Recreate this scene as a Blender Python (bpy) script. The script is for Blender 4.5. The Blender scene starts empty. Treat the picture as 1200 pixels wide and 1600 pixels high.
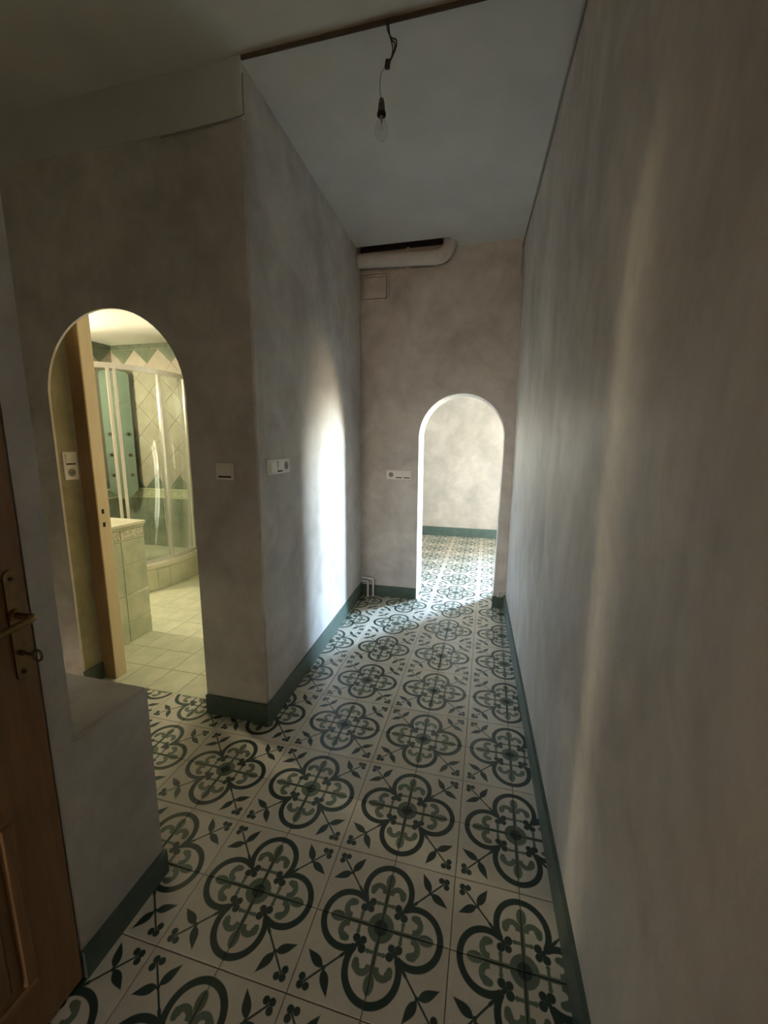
import bpy, bmesh, math, random
from mathutils import Vector, Matrix
random.seed(7)
S = bpy.context.scene
COL = S.collection

# ------------------------------------------------------------------ camera
def camera():
    cx, cy, cz, yaw, pitch, roll, f = 0.43797, -1.14480, 1.40140, -0.247139, -0.169604, 0.007749, 639.17
    sy, cyw, sp, cp = math.sin(yaw), math.cos(yaw), math.sin(pitch), math.cos(pitch)
    fw = Vector((sy*cp, cyw*cp, sp))
    r = Vector((cyw, -sy, 0)); u = r.cross(fw)
    cr, sr = math.cos(roll), math.sin(roll)
    r2 = cr*r + sr*u; u2 = -sr*r + cr*u
    m = Matrix((r2, u2, -fw)).transposed().to_4x4()
    m.translation = Vector((cx, cy, cz))
    cd = bpy.data.cameras.new('camera'); co = bpy.data.objects.new('camera', cd)
    COL.objects.link(co); co.matrix_world = m
    cd.sensor_fit = 'VERTICAL'; cd.sensor_height = 32.0
    cd.lens = f*32.0/1600.0
    cd.clip_start = 0.02
    S.camera = co
camera()

# ------------------------------------------------------------------ world, exposure
SKY_STRENGTH = 310.0
BATH_WINDOW = 9.0
BATH_LAMP = 260.0
S.view_settings.view_transform = 'Standard'
S.view_settings.look = 'None'
S.view_settings.gamma = 1.0
S.view_settings.use_curve_mapping = False
S.view_settings.exposure = 1.0
S.cycles.max_bounces = 14
S.cycles.diffuse_bounces = 10
S.cycles.glossy_bounces = 5
S.cycles.transparent_max_bounces = 16
S.cycles.sample_clamp_indirect = 6.0
S.cycles.caustics_reflective = False
S.cycles.caustics_refractive = False

def world():
    w = bpy.data.worlds.new('world'); S.world = w; w.use_nodes = True
    nt = w.node_tree; nt.nodes.clear()
    tc = nt.nodes.new('ShaderNodeTexCoord')
    sx = nt.nodes.new('ShaderNodeSeparateXYZ')
    mr = nt.nodes.new('ShaderNodeMapRange')
    mr.inputs[1].default_value = -1; mr.inputs[2].default_value = 1
    cr = nt.nodes.new('ShaderNodeValToRGB')
    e = cr.color_ramp.elements
    e[0].position = 0.0; e[0].color = (0.16, 0.12, 0.085, 1)
    e[1].position = 1.0; e[1].color = (0.30, 0.48, 1.0, 1)
    for p, c in ((0.47, (0.24, 0.18, 0.125, 1)), (0.53, (0.78, 0.75, 0.71, 1)), (0.60, (0.55, 0.71, 1.0, 1))):
        k = e.new(p); k.color = c
    bg = nt.nodes.new('ShaderNodeBackground'); bg.inputs[1].default_value = SKY_STRENGTH
    out = nt.nodes.new('ShaderNodeOutputWorld')
    L = nt.links.new
    L(tc.outputs['Generated'], sx.inputs[0]); L(sx.outputs[2], mr.inputs[0])
    L(mr.outputs[0], cr.inputs[0]); L(cr.outputs[0], bg.inputs[0]); L(bg.outputs[0], out.inputs[0])
world()

# ------------------------------------------------------------------ shader helper
class N:
    def __init__(s, name, rough=0.6, spec=0.4):
        s.m = bpy.data.materials.new(name); s.m.use_nodes = True
        s.t = s.m.node_tree; s.b = s.t.nodes['Principled BSDF']
        s.b.inputs['Roughness'].default_value = rough
        s.b.inputs['Specular IOR Level'].default_value = spec
    def n(s, typ, **kw):
        x = s.t.nodes.new(typ)
        for k, v in kw.items(): setattr(x, k, v)
        return x
    def put(s, v, sock):
        if isinstance(v, bpy.types.NodeSocket): s.t.links.new(v, sock)
        elif isinstance(v, X): s.t.links.new(v.s, sock)
        else: sock.default_value = v
    def math(s, op, *a):
        x = s.n('ShaderNodeMath', operation=op)
        for i, v in enumerate(a): s.put(v, x.inputs[i])
        return X(s, x.outputs[0])
    def noise(s, scale, vec=None, detail=4, rough=0.6, dist=0.0):
        x = s.n('ShaderNodeTexNoise'); x.inputs['Scale'].default_value = scale
        x.inputs['Detail'].default_value = detail; x.inputs['Roughness'].default_value = rough
        x.inputs['Distortion'].default_value = dist
        if vec is not None: s.put(vec, x.inputs['Vector'])
        return x.outputs['Fac']
    def coord(s, which='Object', scale=None):
        c = s.n('ShaderNodeTexCoord').outputs[which]
        if scale:
            mp = s.n('ShaderNodeMapping'); mp.inputs['Scale'].default_value = scale
            s.put(c, mp.inputs['Vector']); return mp.outputs[0]
        return c
    def ramp(s, fac, stops):
        x = s.n('ShaderNodeValToRGB'); e = x.color_ramp.elements
        while len(e) < len(stops): e.new(0.5)
        for k, (p, c) in zip(e, stops): k.position = p; k.color = (*c, 1)
        s.put(fac, x.inputs[0]); return x.outputs[0]
    def mix(s, fac, a, b):
        x = s.n('ShaderNodeMix', data_type='RGBA')
        s.put(fac, x.inputs[0])
        for v, i in ((a, 6), (b, 7)):
            s.put((*v, 1) if isinstance(v, tuple) else v, x.inputs[i])
        return x.outputs[2]
    def base(s, v): s.put((*v, 1) if isinstance(v, tuple) else v, s.b.inputs['Base Color']); return s
    def rough(s, v): s.put(v, s.b.inputs['Roughness']); return s
    def bump(s, h, strength=0.3, dist=0.01):
        x = s.n('ShaderNodeBump'); x.inputs['Strength'].default_value = strength
        x.inputs['Distance'].default_value = dist
        s.put(h, x.inputs['Height']); s.t.links.new(x.outputs[0], s.b.inputs['Normal']); return s
class X:                                    # arithmetic on node sockets
    def __init__(s, N_, sock): s.N = N_; s.s = sock
    def _o(s, op, *a): return s.N.math(op, s, *a)
    def __add__(s, o): return s._o('ADD', o)
    def __sub__(s, o): return s._o('SUBTRACT', o)
    def __rsub__(s, o): return s.N.math('SUBTRACT', o, s)
    def __mul__(s, o): return s._o('MULTIPLY', o)
    __rmul__ = __mul__; __radd__ = __add__
    def abs(s): return s._o('ABSOLUTE')
    def sqrt(s): return s._o('SQRT')
    def min(s, o): return s._o('MINIMUM', o)
    def max(s, o): return s._o('MAXIMUM', o)

# ------------------------------------------------------------------ materials
def plaster(name, lo, mid, hi, streak=(1, 1, 1)):
    m = N(name, 0.62, 0.35)
    c = m.coord('Object', streak)
    a = X(m, m.noise(1.9, c, 8, 0.62, 0.6)); b = X(m, m.noise(6.0, c, 6, 0.62, 0.5))
    g = X(m, m.noise(60.0, m.coord(), 3, 0.6))
    f = a*0.62 + b*0.38
    m.base(m.ramp(f, [(0.37, lo), (0.5, mid), (0.63, hi)]))
    m.rough(b*0.3 + 0.46)
    m.bump(a*0.6 + b*0.35 + g*0.05, 0.34, 0.018)
    return m.m
M = {}
M['plaster'] = plaster('grey_plaster', (.47, .445, .42), (.60, .575, .545), (.73, .705, .675))
M['plaster_right'] = plaster('grey_plaster_streaked', (.47, .445, .415), (.60, .573, .535), (.73, .70, .65), (1, 1.2, .75))
M['plaster_cream'] = plaster('cream_plaster', (.41, .37, .30), (.51, .46, .385), (.62, .565, .48))
M['plaster_olive'] = plaster('olive_shade_plaster', (.20, .185, .11), (.30, .28, .18), (.40, .37, .25))  # darker olive imitates the dim mixed light inside the arch
def white_paint():
    m = N('white_paint', 0.75, 0.2)
    n = X(m, m.noise(3.0, m.coord(), 5)); f = X(m, m.noise(90, m.coord(), 2))
    m.base(m.ramp(n, [(0.3, (.62, .63, .60)), (0.7, (.72, .73, .70))])); m.bump(n*0.5+f*0.1, 0.25, 0.006)
    return m.m
M['white'] = white_paint()
def simple(name, c1, c2, rough, scale=8, bump=0.1, metal=0, spec=0.4, stretch=None):
    m = N(name, rough, spec)
    n = m.noise(scale, m.coord('Object', stretch), 5, 0.65)
    m.base(m.ramp(n, [(0.3, c1), (0.7, c2)])); m.b.inputs['Metallic'].default_value = metal
    if bump: m.bump(n, bump, 0.004)
    return m.m
M['base_green'] = simple('green_baseboard_paint', (.055, .088, .070), (.088, .128, .104), 0.32, 14, 0.25)
M['grout'] = simple('brown_grout', (.10, .065, .045), (.16, .11, .08), 0.9, 60)
M['grout_light'] = simple('pale_grout', (.50, .48, .38), (.62, .59, .47), 0.85, 60)
M['wood'] = simple('varnished_wood', (.20, .105, .045), (.30, .17, .075), 0.38, 5, 0.15, stretch=(9, 9, .7))
M['cream_shaded'] = simple('shaded_cream_wood', (.30, .19, .09), (.40, .26, .13), 0.45, 6, 0.1, stretch=(5, 5, .8))  # brown puts the shade on the cream post's front into the colour
M['cream_wood'] = simple('cream_painted_wood', (.70, .60, .42), (.78, .68, .50), 0.45, 6, 0.1, stretch=(5, 5, .8))
M['shade_dark'] = simple('shade_dark_strip', (.045, .036, .028), (.07, .056, .044), 0.7, 20)  # dark colour stands in for shade: ceiling-edge gap and right post front
M['slot_shade'] = simple('slot_shade_lining', (.07, .062, .054), (.11, .098, .085), 0.95, 12, 0.3)  # dark lining colour stands in for the shade inside the pipe slot
M['bronze'] = simple('aged_brass', (.20, .13, .06), (.34, .23, .10), 0.3, 20, 0.05, 1.0)
M['iron'] = simple('dark_iron', (.05, .035, .025), (.09, .06, .04), 0.4, 20, 0.05, 0.8)
M['chrome'] = simple('chrome', (.80, .79, .75), (.86, .85, .82), 0.34, 20, 0, 0.7)
M['white_plastic'] = simple('white_plastic', (.80, .785, .74), (.84, .82, .78), 0.35, 20, 0)
M['grey_plastic'] = simple('grey_plastic', (.25, .24, .23), (.30, .29, .27), 0.5, 20, 0)
M['black'] = simple('black_slot', (.008, .008, .008), (.012, .012, .012), 0.7, 20, 0)
M['pipe_white'] = simple('white_pipe_paint', (.60, .60, .57), (.70, .69, .66), 0.4, 10, 0.1)
M['cable_dark'] = simple('dark_cable', (.016, .014, .012), (.03, .027, .022), 0.55, 30, 0)
M['cable_white'] = simple('pale_cable', (.42, .42, .39), (.52, .52, .48), 0.5, 30, 0)
M['socket_grey'] = simple('lamp_socket_plastic', (.07, .07, .065), (.10, .10, .09), 0.5, 30, 0)
M['tile_green'] = simple('mottled_green_tile', (.16, .185, .15), (.26, .285, .23), 0.16, 9, 0.05, spec=0.5)
M['tile_deep'] = simple('deep_green_tile', (.12, .145, .11), (.18, .205, .155), 0.16, 12, 0.05, spec=0.5)
M['tile_pale'] = simple('pale_green_glazed_tile', (.40, .47, .34), (.60, .62, .46), 0.14, 7, 0.05, spec=0.5)
M['tile_floor'] = simple('pale_olive_floor_tile', (.46, .49, .36), (.62, .63, .47), 0.16, 6, 0.05, spec=0.5)
M['tile_beige'] = simple('beige_wall_tile', (.33, .295, .255), (.42, .375, .33), 0.2, 7, 0.05, spec=0.5)
def border():
    m = N('relief_border_tile', 0.25, 0.5)
    n = m.noise(55, m.coord(), 3, 0.7, 2.0)
    m.base(m.ramp(n, [(0.42, (.30, .33, .22)), (0.56, (.66, .64, .50))])); m.bump(n, 0.6, 0.006); return m.m
M['tile_border'] = border()
M['panel_glass'] = simple('sea_green_glass_panel', (.125, .175, .15), (.165, .215, .19), 0.12, 4, 0, spec=0.6)
M['tray'] = simple('cream_ceramic', (.55, .55, .43), (.66, .64, .52), 0.25, 6, 0.05)

def glass(name, tint=(0.93, 0.97, 0.94), rough=0.03, k=0.9):
    m = bpy.data.materials.new(name); m.use_nodes = True
    t = m.node_tree; t.nodes.clear()
    fr = t.nodes.new('ShaderNodeFresnel')                           # thin wall: same reflectance from both sides
    ge = t.nodes.new('ShaderNodeNewGeometry'); io = t.nodes.new('ShaderNodeMath'); io.operation = 'MULTIPLY_ADD'
    io.inputs[1].default_value = 1/1.45-1.45; io.inputs[2].default_value = 1.45
    t.links.new(ge.outputs['Backfacing'], io.inputs[0]); t.links.new(io.outputs[0], fr.inputs[0])
    ns = t.nodes.new('ShaderNodeTexNoise'); ns.inputs['Scale'].default_value = 3
    mp = t.nodes.new('ShaderNodeMath'); mp.operation = 'MULTIPLY_ADD'
    mp.inputs[1].default_value = 0.03; mp.inputs[2].default_value = rough
    tr = t.nodes.new('ShaderNodeBsdfTransparent'); tr.inputs[0].default_value = (*tint, 1)
    gl = t.nodes.new('ShaderNodeBsdfGlossy')
    mx = t.nodes.new('ShaderNodeMixShader'); o = t.nodes.new('ShaderNodeOutputMaterial')
    L = t.links.new
    L(ns.outputs['Fac'], mp.inputs[0]); L(mp.outputs[0], gl.inputs['Roughness'])
    L(fr.outputs[0], mx.inputs[0]); L(tr.outputs[0], mx.inputs[1]); L(gl.outputs[0], mx.inputs[2])
    L(mx.outputs[0], o.inputs[0]); return m
M['glass'] = glass('clear_glass')
M['glass_amber'] = glass('amber_glass', (0.80, 0.71, 0.60))  # warm tint for the added fill window
M['bulb_glass'] = glass('bulb_glass', (0.95, 0.95, 0.93), 0.02)
def glow(name, col, strength):
    m = N(name, 0.6); m.base((.8, .8, .75))
    n = m.noise(5, m.coord(), 2)
    m.put(m.ramp(n, [(0.3, tuple(c*0.9 for c in col)), (0.7, col)]), m.b.inputs['Emission Color'])
    m.b.inputs['Emission Strength'].default_value = strength; return m.m
M['frosted'] = glow('daylit_frosted_glass', (1.0, 0.94, 0.74), BATH_WINDOW)
M['lampglow'] = glow('warm_lamp_glass', (1.0, 0.85, 0.55), BATH_LAMP)

def cement_tile():
    """one quarter of a quatrefoil ornament, uv (0,0) at the ornament's centre"""
    m = N('patterned_cement_tile', 0.34, 0.4)
    uv = m.n('ShaderNodeUVMap'); sp = m.n('ShaderNodeSeparateXYZ'); m.put(uv.outputs[0], sp.inputs[0])
    u, v = X(m, sp.outputs[0]), X(m, sp.outputs[1])
    wob = X(m, m.noise(9, m.coord(), 2)) * 0.012 - 0.006
    u, v = u + wob, v + wob
    a, b = u.max(v), u.min(v)
    dist = lambda x, y: ((a-x)*(a-x) + (b-y)*(b-y)).sqrt()
    circ = lambda x, y, r: dist(x, y) - r
    def ell(x, y, rx, ry, ang=0):
        c, s = math.cos(ang), math.sin(ang)
        p = ((a-x)*(c/rx) + (b-y)*(s/rx)); q = ((b-y)*(c/ry) - (a-x)*(s/ry))
        return ((p*p + q*q).sqrt() - 1.0) * min(rx, ry)
    def leaf(x, y, L, w, ang):
        c, s = math.cos(ang), math.sin(ang)
        p = ((a-x)*c + (b-y)*s) * (1.0/L); q = ((b-y)*c - (a-x)*s).abs()
        return q - (1.0 - p*p) * (1.0 - p*0.55) * w
    def cap(x0, y0, x1, y1, r):
        dx, dy = x1-x0, y1-y0; l2 = dx*dx+dy*dy
        h = ((a-x0)*(dx/l2) + (b-y0)*(dy/l2)).max(0.0).min(1.0)
        ex = (a-x0) - h*dx; ey = (b-y0) - h*dy
        return (ex*ex + ey*ey).sqrt() - r
    d5 = dist(0.5, 0.0)
    ring = (d5 - 0.408).max(0.318 - d5).max(0.60 - (a+b))
    cusp = cap(.36, .36, .455, .455, .022)
    tre = circ(.305, .20, .056).min(circ(.205, .205, .05)).min(cap(.25, .25, .34, .34, .03))
    stem = cap(.45, .45, .84, .84, .013).min(circ(.875, .79, .046)).min(circ(.875, .875, .046))
    lf = leaf(.785, .565, .155, .055, math.atan2(-.15, .27)).min(cap(.62, .62, .68, .635, .014))
    dark = ring.min(cusp).min(tre).min(stem).min(lf).min(circ(0, 0, .10))
    fl = ell(.655, 0, .115, .072).min(cap(.2, 0, .62, 0, .03)).min(cap(.31, 0, .31, .10, .022)).min(circ(.31, .115, .03))
    dp = dist(.465, .145)
    fl = fl.min((dp - .138).max(.054 - dp).max(.455 - a)).min(circ(.505, .228, .056)).min(circ(.455, .235, .042))
    mid = fl.min(circ(0, 0, .195))
    cov = lambda d: m.math('MULTIPLY_ADD', d, -90.0, 0.5).max(0.0).min(1.0)
    nz = m.noise(14, m.coord(), 5, 0.7); inf = m.n('ShaderNodeObjectInfo').outputs['Random']
    cream = m.mix(X(m, inf)*0.6, m.ramp(nz, [(0.3, (.56, .53, .44)), (0.7, (.68, .65, .55))]), (.58, .545, .45))
    green = m.ramp(nz, [(0.3, (.09, .125, .085)), (0.7, (.15, .195, .135))])
    deep = m.ramp(nz, [(0.3, (.018, .036, .026)), (0.7, (.032, .056, .042))])
    col = m.mix(cov(dark), m.mix(cov(mid), cream, green), deep)
    m.base(col); m.rough(X(m, m.noise(30, m.coord(), 3))*0.25 + 0.24)
    m.bump(m.noise(45, m.coord(), 3), 0.06, 0.003)
    return m.m
M['cement'] = cement_tile()

# ------------------------------------------------------------------ mesh helpers
def obj(name, bm, mat, parent=None, smooth=False, loc=None, rotz=0):
    me = bpy.data.meshes.new(name)
    bmesh.ops.recalc_face_normals(bm, faces=bm.faces)
    bm.to_mesh(me); bm.free()
    me.materials.append(M[mat] if isinstance(mat, str) else mat)
    if smooth:
        me.polygons.foreach_set('use_smooth', [True]*len(me.polygons))
        try: me.set_sharp_from_angle(angle=math.radians(40))
        except Exception: pass
    o = bpy.data.objects.new(name, me); COL.objects.link(o)
    if parent: o.parent = parent
    if loc: o.location = loc
    o.rotation_euler.z = rotz
    return o
def thing(name, label, cat, loc=(0, 0, 0), rotz=0, group=None):
    o = bpy.data.objects.new(name, None); COL.objects.link(o); o.location = loc; o.rotation_euler.z = rotz
    o.empty_display_size = 0.05
    o['label'] = label; o['category'] = cat
    if group: o['group'] = group
    return o
def tag(o, label, cat, group=None):
    o['label'] = label; o['category'] = cat
    if group: o['group'] = group
    return o
def struct(o, label, cat='wall'):
    o['kind'] = 'structure'; o['label'] = label; o['category'] = cat; return o
def add_prism(bm, pts, z0, z1):
    """pts: (x,y); z0/z1 numbers or callables (x,y)->z"""
    f0 = z0 if callable(z0) else (lambda x, y: z0); f1 = z1 if callable(z1) else (lambda x, y: z1)
    lo = [bm.verts.new((x, y, f0(x, y))) for x, y in pts]; hi = [bm.verts.new((x, y, f1(x, y))) for x, y in pts]
    bm.faces.new(lo[::-1]); bm.faces.new(hi)
    n = len(pts)
    for i in range(n): bm.faces.new((lo[i], lo[(i+1) % n], hi[(i+1) % n], hi[i]))
    return lo + hi
def add_box(bm, x0, x1, y0, y1, z0, z1, bevel=0, seg=1):
    vs = add_prism(bm, [(x0, y0), (x1, y0), (x1, y1), (x0, y1)], z0, z1)
    if bevel:
        es = {e for v in vs for e in v.link_edges}
        bmesh.ops.bevel(bm, geom=list(es), offset=bevel, segments=seg, affect='EDGES', profile=0.5)
def box(*a, **k):
    bm = bmesh.new(); add_box(bm, *a, **k); return bm
def prism(*a):
    bm = bmesh.new(); add_prism(bm, *a); return bm
def add_extrude(bm, prof, axis, a0, a1):
    """2-D profile extruded along an axis: 'x' (prof=(y,z)), 'y' (prof=(x,z))"""
    mk = {'x': lambda p, a: (a, p[0], p[1]), 'y': lambda p, a: (p[0], a, p[1])}[axis]
    A = [bm.verts.new(mk(p, a0)) for p in prof]; B = [bm.verts.new(mk(p, a1)) for p in prof]
    bm.faces.new(A[::-1]); bm.faces.new(B); n = len(prof)
    for i in range(n): bm.faces.new((A[i], A[(i+1) % n], B[(i+1) % n], B[i]))
def add_tube(bm, pts, r, n=10, cap=True):
    pts = [Vector(p) for p in pts]; rings = []
    rs = r if isinstance(r, (list, tuple)) else [r]*len(pts)
    up = None
    for i, p in enumerate(pts):
        t = (pts[min(i+1, len(pts)-1)] - pts[max(i-1, 0)]).normalized()
        if up is None: up = t.orthogonal().normalized()
        up = (up - t*up.dot(t)).normalized(); s = t.cross(up)
        rings.append([bm.verts.new(p + rs[i]*(math.cos(2*math.pi*k/n)*up + math.sin(2*math.pi*k/n)*s)) for k in range(n)])
    for A, B in zip(rings, rings[1:]):
        for k in range(n): bm.faces.new((A[k], A[(k+1) % n], B[(k+1) % n], B[k]))
    if cap: bm.faces.new(rings[0][::-1]); bm.faces.new(rings[-1])
def tube(*a, **k):
    bm = bmesh.new(); add_tube(bm, *a, **k); return bm
def add_lathe(bm, prof, c=(0, 0, 0), n=20):
    c = Vector(c)
    rings = [[bm.verts.new(c + Vector((r*math.cos(2*math.pi*k/n), r*math.sin(2*math.pi*k/n), z))) for k in range(n)] for r, z in prof]
    for A, B in zip(rings, rings[1:]):
        for k in range(n): bm.faces.new((A[k], A[(k+1) % n], B[(k+1) % n], B[k]))
    if prof[0][0] > 1e-6: bm.faces.new(rings[0][::-1])
    if prof[-1][0] > 1e-6: bm.faces.new(rings[-1])
    bmesh.ops.remove_doubles(bm, verts=bm.verts, dist=1e-6)
def arc(cx, cy, r, a0, a1, n):
    return [(cx + r*math.cos(a0+(a1-a0)*i/n), cy + r*math.sin(a0+(a1-a0)*i/n)) for i in range(n+1)]
def smooth_path(P, k=5):
    P = [Vector(p) for p in P]; out = []
    for i in range(len(P)-1):
        p0, p1, p2, p3 = P[max(i-1, 0)], P[i], P[i+1], P[min(i+2, len(P)-1)]
        for j in range(k):
            t = j/k
            out.append(0.5*((2*p1)+(p2-p0)*t+(2*p0-5*p1+4*p2-p3)*t*t+(3*p1-p0-3*p2+p3)*t**3))
    return out + [P[-1]]

# ------------------------------------------------------------------ room geometry
def xr(y, z=0.0): return 0.712 - 0.033*y - 0.013*max(0.0, z-1.4)   # right wall face
def xl(y): return -0.565 - 0.0492*(y-0.51)                          # left corridor wall face
def zc(x, y): return 2.85 + 0.0273*(y-0.51)                         # corridor ceiling
YF = -9.0                                                             # entrance end, behind the camera
YP, YE0, YE1, YB = 0.51, 2.34, 2.62, 4.99                           # pier front, end wall, far room back
BX0, BX1, BY1 = -3.455, -0.90, 2.52                                 # bathroom
HT = 2.866                                                           # entrance ceiling

# floors ------------------------------------------------------------
bm = bmesh.new()
add_prism(bm, [(-2.3, YF), (0.95, YF), (0.95, YE0), (-0.9, YE0), (-0.9, 0.595), (-2.3, 0.595)], -0.10, -0.004)
add_prism(bm, [(-0.3, YE0), (0.75, YE0), (0.75, YE1), (-0.3, YE1)], -0.10, -0.004)
add_prism(bm, [(-2.35, YE1), (3.45, YE1), (3.45, 5.1), (-2.35, 5.1)], -0.10, -0.004)
floor = struct(obj('floor', bm, 'grout'), 'green and cream patterned cement tile floor of the hallway', 'floor')
def tile_bm(bm, cx, cy, k, T=0.2, gap=0.0011, bev=0.0013, th=0.008, z=0.0, uvl=None):
    h = T/2 - gap
    uvl = uvl or bm.loops.layers.uv.verify()
    def ring(s, zz): return [bm.verts.new((cx+s*x, cy+s*y, zz)) for x, y in ((-1, -1), (1, -1), (1, 1), (-1, 1))]
    r0, r1, r2 = ring(h, z-th), ring(h, z-bev), ring(h-bev, z)
    fs = [bm.faces.new(r2)]
    for A, B in ((r0, r1), (r1, r2)):
        for i in range(4): fs.append(bm.faces.new((A[i], A[(i+1) % 4], B[(i+1) % 4], B[i])))
    c, s = math.cos(-k*math.pi/2), math.sin(-k*math.pi/2)
    for f in fs:
        for l in f.loops:
            x, y = l.vert.co.x-cx, l.vert.co.y-cy
            l[uvl].uv = ((c*x-s*y)/T + 0.5, (s*x+c*y)/T + 0.5)
def lay_pattern_floor():
    bm = bmesh.new(); tile_bm(bm, 0, 0, 0)
    first = obj('tile', bm, 'cement', floor); me = first.data
    stuff = bmesh.new(); uvl = stuff.loops.layers.uv.verify(); used = False
    for i in range(-12, 17):
        for j in range(-12, 25):
            cx, cy = (i+.5)*.2, (j+.5)*.2
            if cy < 0.6:
                ok = (cx > -0.62 and cx < 0.86) if cy < -0.25 else (cx > -2.3 and cx < 0.86)
            elif cy < YE0: ok = -0.8 < cx < 0.86
            elif cy < YE1: ok = -0.3 < cx < 0.75
            else: ok = -2.3 < cx < 3.4
            if not ok: continue
            # quarter orientation: ornament centres stand on odd 0.2 m grid nodes
            ox = 1 if i % 2 == 0 else 0; oy = 1 if j % 2 == 0 else 0   # corner of this tile at the ornament centre
            k = {(0, 0): 0, (1, 0): 1, (1, 1): 2, (0, 1): 3}[(ox, oy)]
            if -0.65 < cy < 0.6: near = cx > -1.5
            elif cy < YE1: near = cy > 0
            else: near = -0.75 < cx < 0.85
            if near:
                o = first if not used else first.copy()
                if used: COL.objects.link(o)
                used = True
                o.parent = floor; o.location = (cx, cy, random.uniform(-.0003, .0003)); o.rotation_euler = (0, 0, k*math.pi/2)
            else: tile_bm(stuff, cx, cy, k, uvl=uvl)
    o = obj('tile_field', stuff, 'cement', floor); o['kind'] = 'stuff'
lay_pattern_floor()

bfloor = struct(obj('floor', box(-3.6, -0.88, 0.597, 2.6, -0.10, -0.004), 'grout_light'), 'pale olive glossy tile floor of the bathroom', 'floor')
def lay_bath_floor():
    bm = bmesh.new(); add_box(bm, -.0988, .0988, -.0988, .0988, -.008, 0, bevel=.0012)
    first = obj('tile', bm, 'tile_floor', bfloor); used = False
    for i in range(-11, 1):
        for j in range(0, 10):
            cx, cy = -1.1+.2*i, .697+.2*j
            if cx < -2.65 or cx > -0.9 or cy > 2.5: continue
            if cx < -1.95 and cy < 1.2: continue
            o = first if not used else first.copy()
            if used: COL.objects.link(o)
            used = True; o.parent = bfloor
            o.location = (cx, cy, random.uniform(-.0004, .0004)); o.rotation_euler.z = random.choice((0, 1, 2, 3))*math.pi/2
lay_bath_floor()

# right wall (leaning a little, slightly out of square) --------------
bm = bmesh.new(); ny, nz = 24, 8; g = []
for i in range(ny+1):
    y = YF + (YE0-YF)*i/ny
    g.append([bm.verts.new((xr(y, z) + random.uniform(-.0015, .0015), y, z)) for z in [3.12*k/nz for k in range(nz+1)]])
for i in range(ny):
    for k in range(nz): bm.faces.new((g[i][k], g[i+1][k], g[i+1][k+1], g[i][k+1]))
bk = [[bm.verts.new((1.0, y, z)) for z in (0, 3.12)] for y in (YF, YE0)]
bm.faces.new([r[0] for r in g] + [bk[1][0], bk[0][0]]); bm.faces.new([r[-1] for r in g] + [bk[1][1], bk[0][1]])
bm.faces.new(g[0] + [bk[0][1], bk[0][0]]); bm.faces.new(g[-1] + [bk[1][1], bk[1][0]])
bm.faces.new((bk[0][0], bk[0][1], bk[1][1], bk[1][0]))
struct(obj('wall_right', bm, 'plaster_right', smooth=True), 'long streaky grey plaster wall on the right of the hallway')

# left corridor wall with pier ---------------------------------------
bm = prism([(-.565, YP), (xl(YE0), YE0), (BX1, YE0), (BX1, .60), (-.92, .60), (-.92, YP)], 0, 2.655)
es = [e for e in bm.edges if all(abs(v.co.x+.565) < 1e-4 for v in e.verts)]
bmesh.ops.bevel(bm, geom=es, offset=.008, segments=3, affect='EDGES')
struct(obj('wall_left', bm, 'plaster', smooth=True), 'grey plaster corridor wall ending in a pier beside the bathroom arch')
bm = prism([(xl(.53), .53), (xl(YE0), YE0), (BX1, YE0), (BX1, .60), (-.92, .53)], 2.655, 3.12)
struct(obj('wall_left', bm, 'plaster'), 'top stretch of the grey plaster corridor wall under the ceiling')

# end wall with round arch -------------------------------------------
def arch_outline(x0, x1, z1, a0, a1, sp, ap, n=28, b0=None, b1=None):
    """outline of a wall with an arched opening reaching the floor; b0,b1 = opening at the floor"""
    b0 = a0 if b0 is None else b0; b1 = a1 if b1 is None else b1
    c, r, h = (a0+a1)/2, (a1-a0)/2, ap-sp
    A = [(c - r*math.cos(math.pi*i/n), sp + h*math.sin(math.pi*i/n)) for i in range(n+1)]
    return [(x0, 0), (b0, 0)] + A + [(b1, 0), (x1, 0), (x1, z1), (x0, z1)]
def arch_wall(prof, y0, y1, sub=0.0):
    bm = bmesh.new(); add_extrude(bm, prof, 'y', y0, y1); return bm
prof = arch_outline(-.9, .9, 3.12, -.142, .557, 1.44, 1.795, b0=-.136, b1=.535)
bm = arch_wall(prof, YE0, YE1)
struct(obj('wall_end', bm, 'plaster'), 'grey plaster end wall of the hallway with a round-topped arch')

# far room ------------------------------------------------------------
FX1 = 3.4
WX0, WX1, WZ0, WZ1 = 2.20, 2.95, 0.70, 2.40                          # its window stands in the back wall, right of the view
bm = bmesh.new()
VX0_, VX1_, VZ0_, VZ1_ = -1.06, -0.74, 1.25, 1.52                      # a second, narrower window left of the view
add_box(bm, -2.3, VX0_, YB, 5.24, 0, 3.1); add_box(bm, VX0_, VX1_, YB, 5.24, 0, VZ0_); add_box(bm, VX0_, VX1_, YB, 5.24, VZ1_, 3.1)
add_box(bm, VX1_, WX0, YB, 5.24, 0, 3.1); add_box(bm, WX1, FX1, YB, 5.24, 0, 3.1)
add_box(bm, WX0, WX1, YB, 5.24, 0, WZ0); add_box(bm, WX0, WX1, YB, 5.24, WZ1, 3.1)
struct(obj('wall_back', bm, 'plaster_cream'), 'mottled cream plaster wall seen through the far arch')
struct(obj('wall_far_left', box(-2.4, -2.3, 2.5, 5.24, 0, 3.1), 'plaster'), 'left wall of the far room, out of view')
struct(obj('wall_far_right', box(FX1, FX1+.1, 2.5, 5.24, 0, 3.1), 'plaster'), 'right wall of the far room, out of view')
bm = bmesh.new()
add_box(bm, -2.4, -.9, 2.62, 2.72, 0, 3.1); add_box(bm, .9, FX1+.1, 2.5, 2.62, 0, 3.1)
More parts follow.
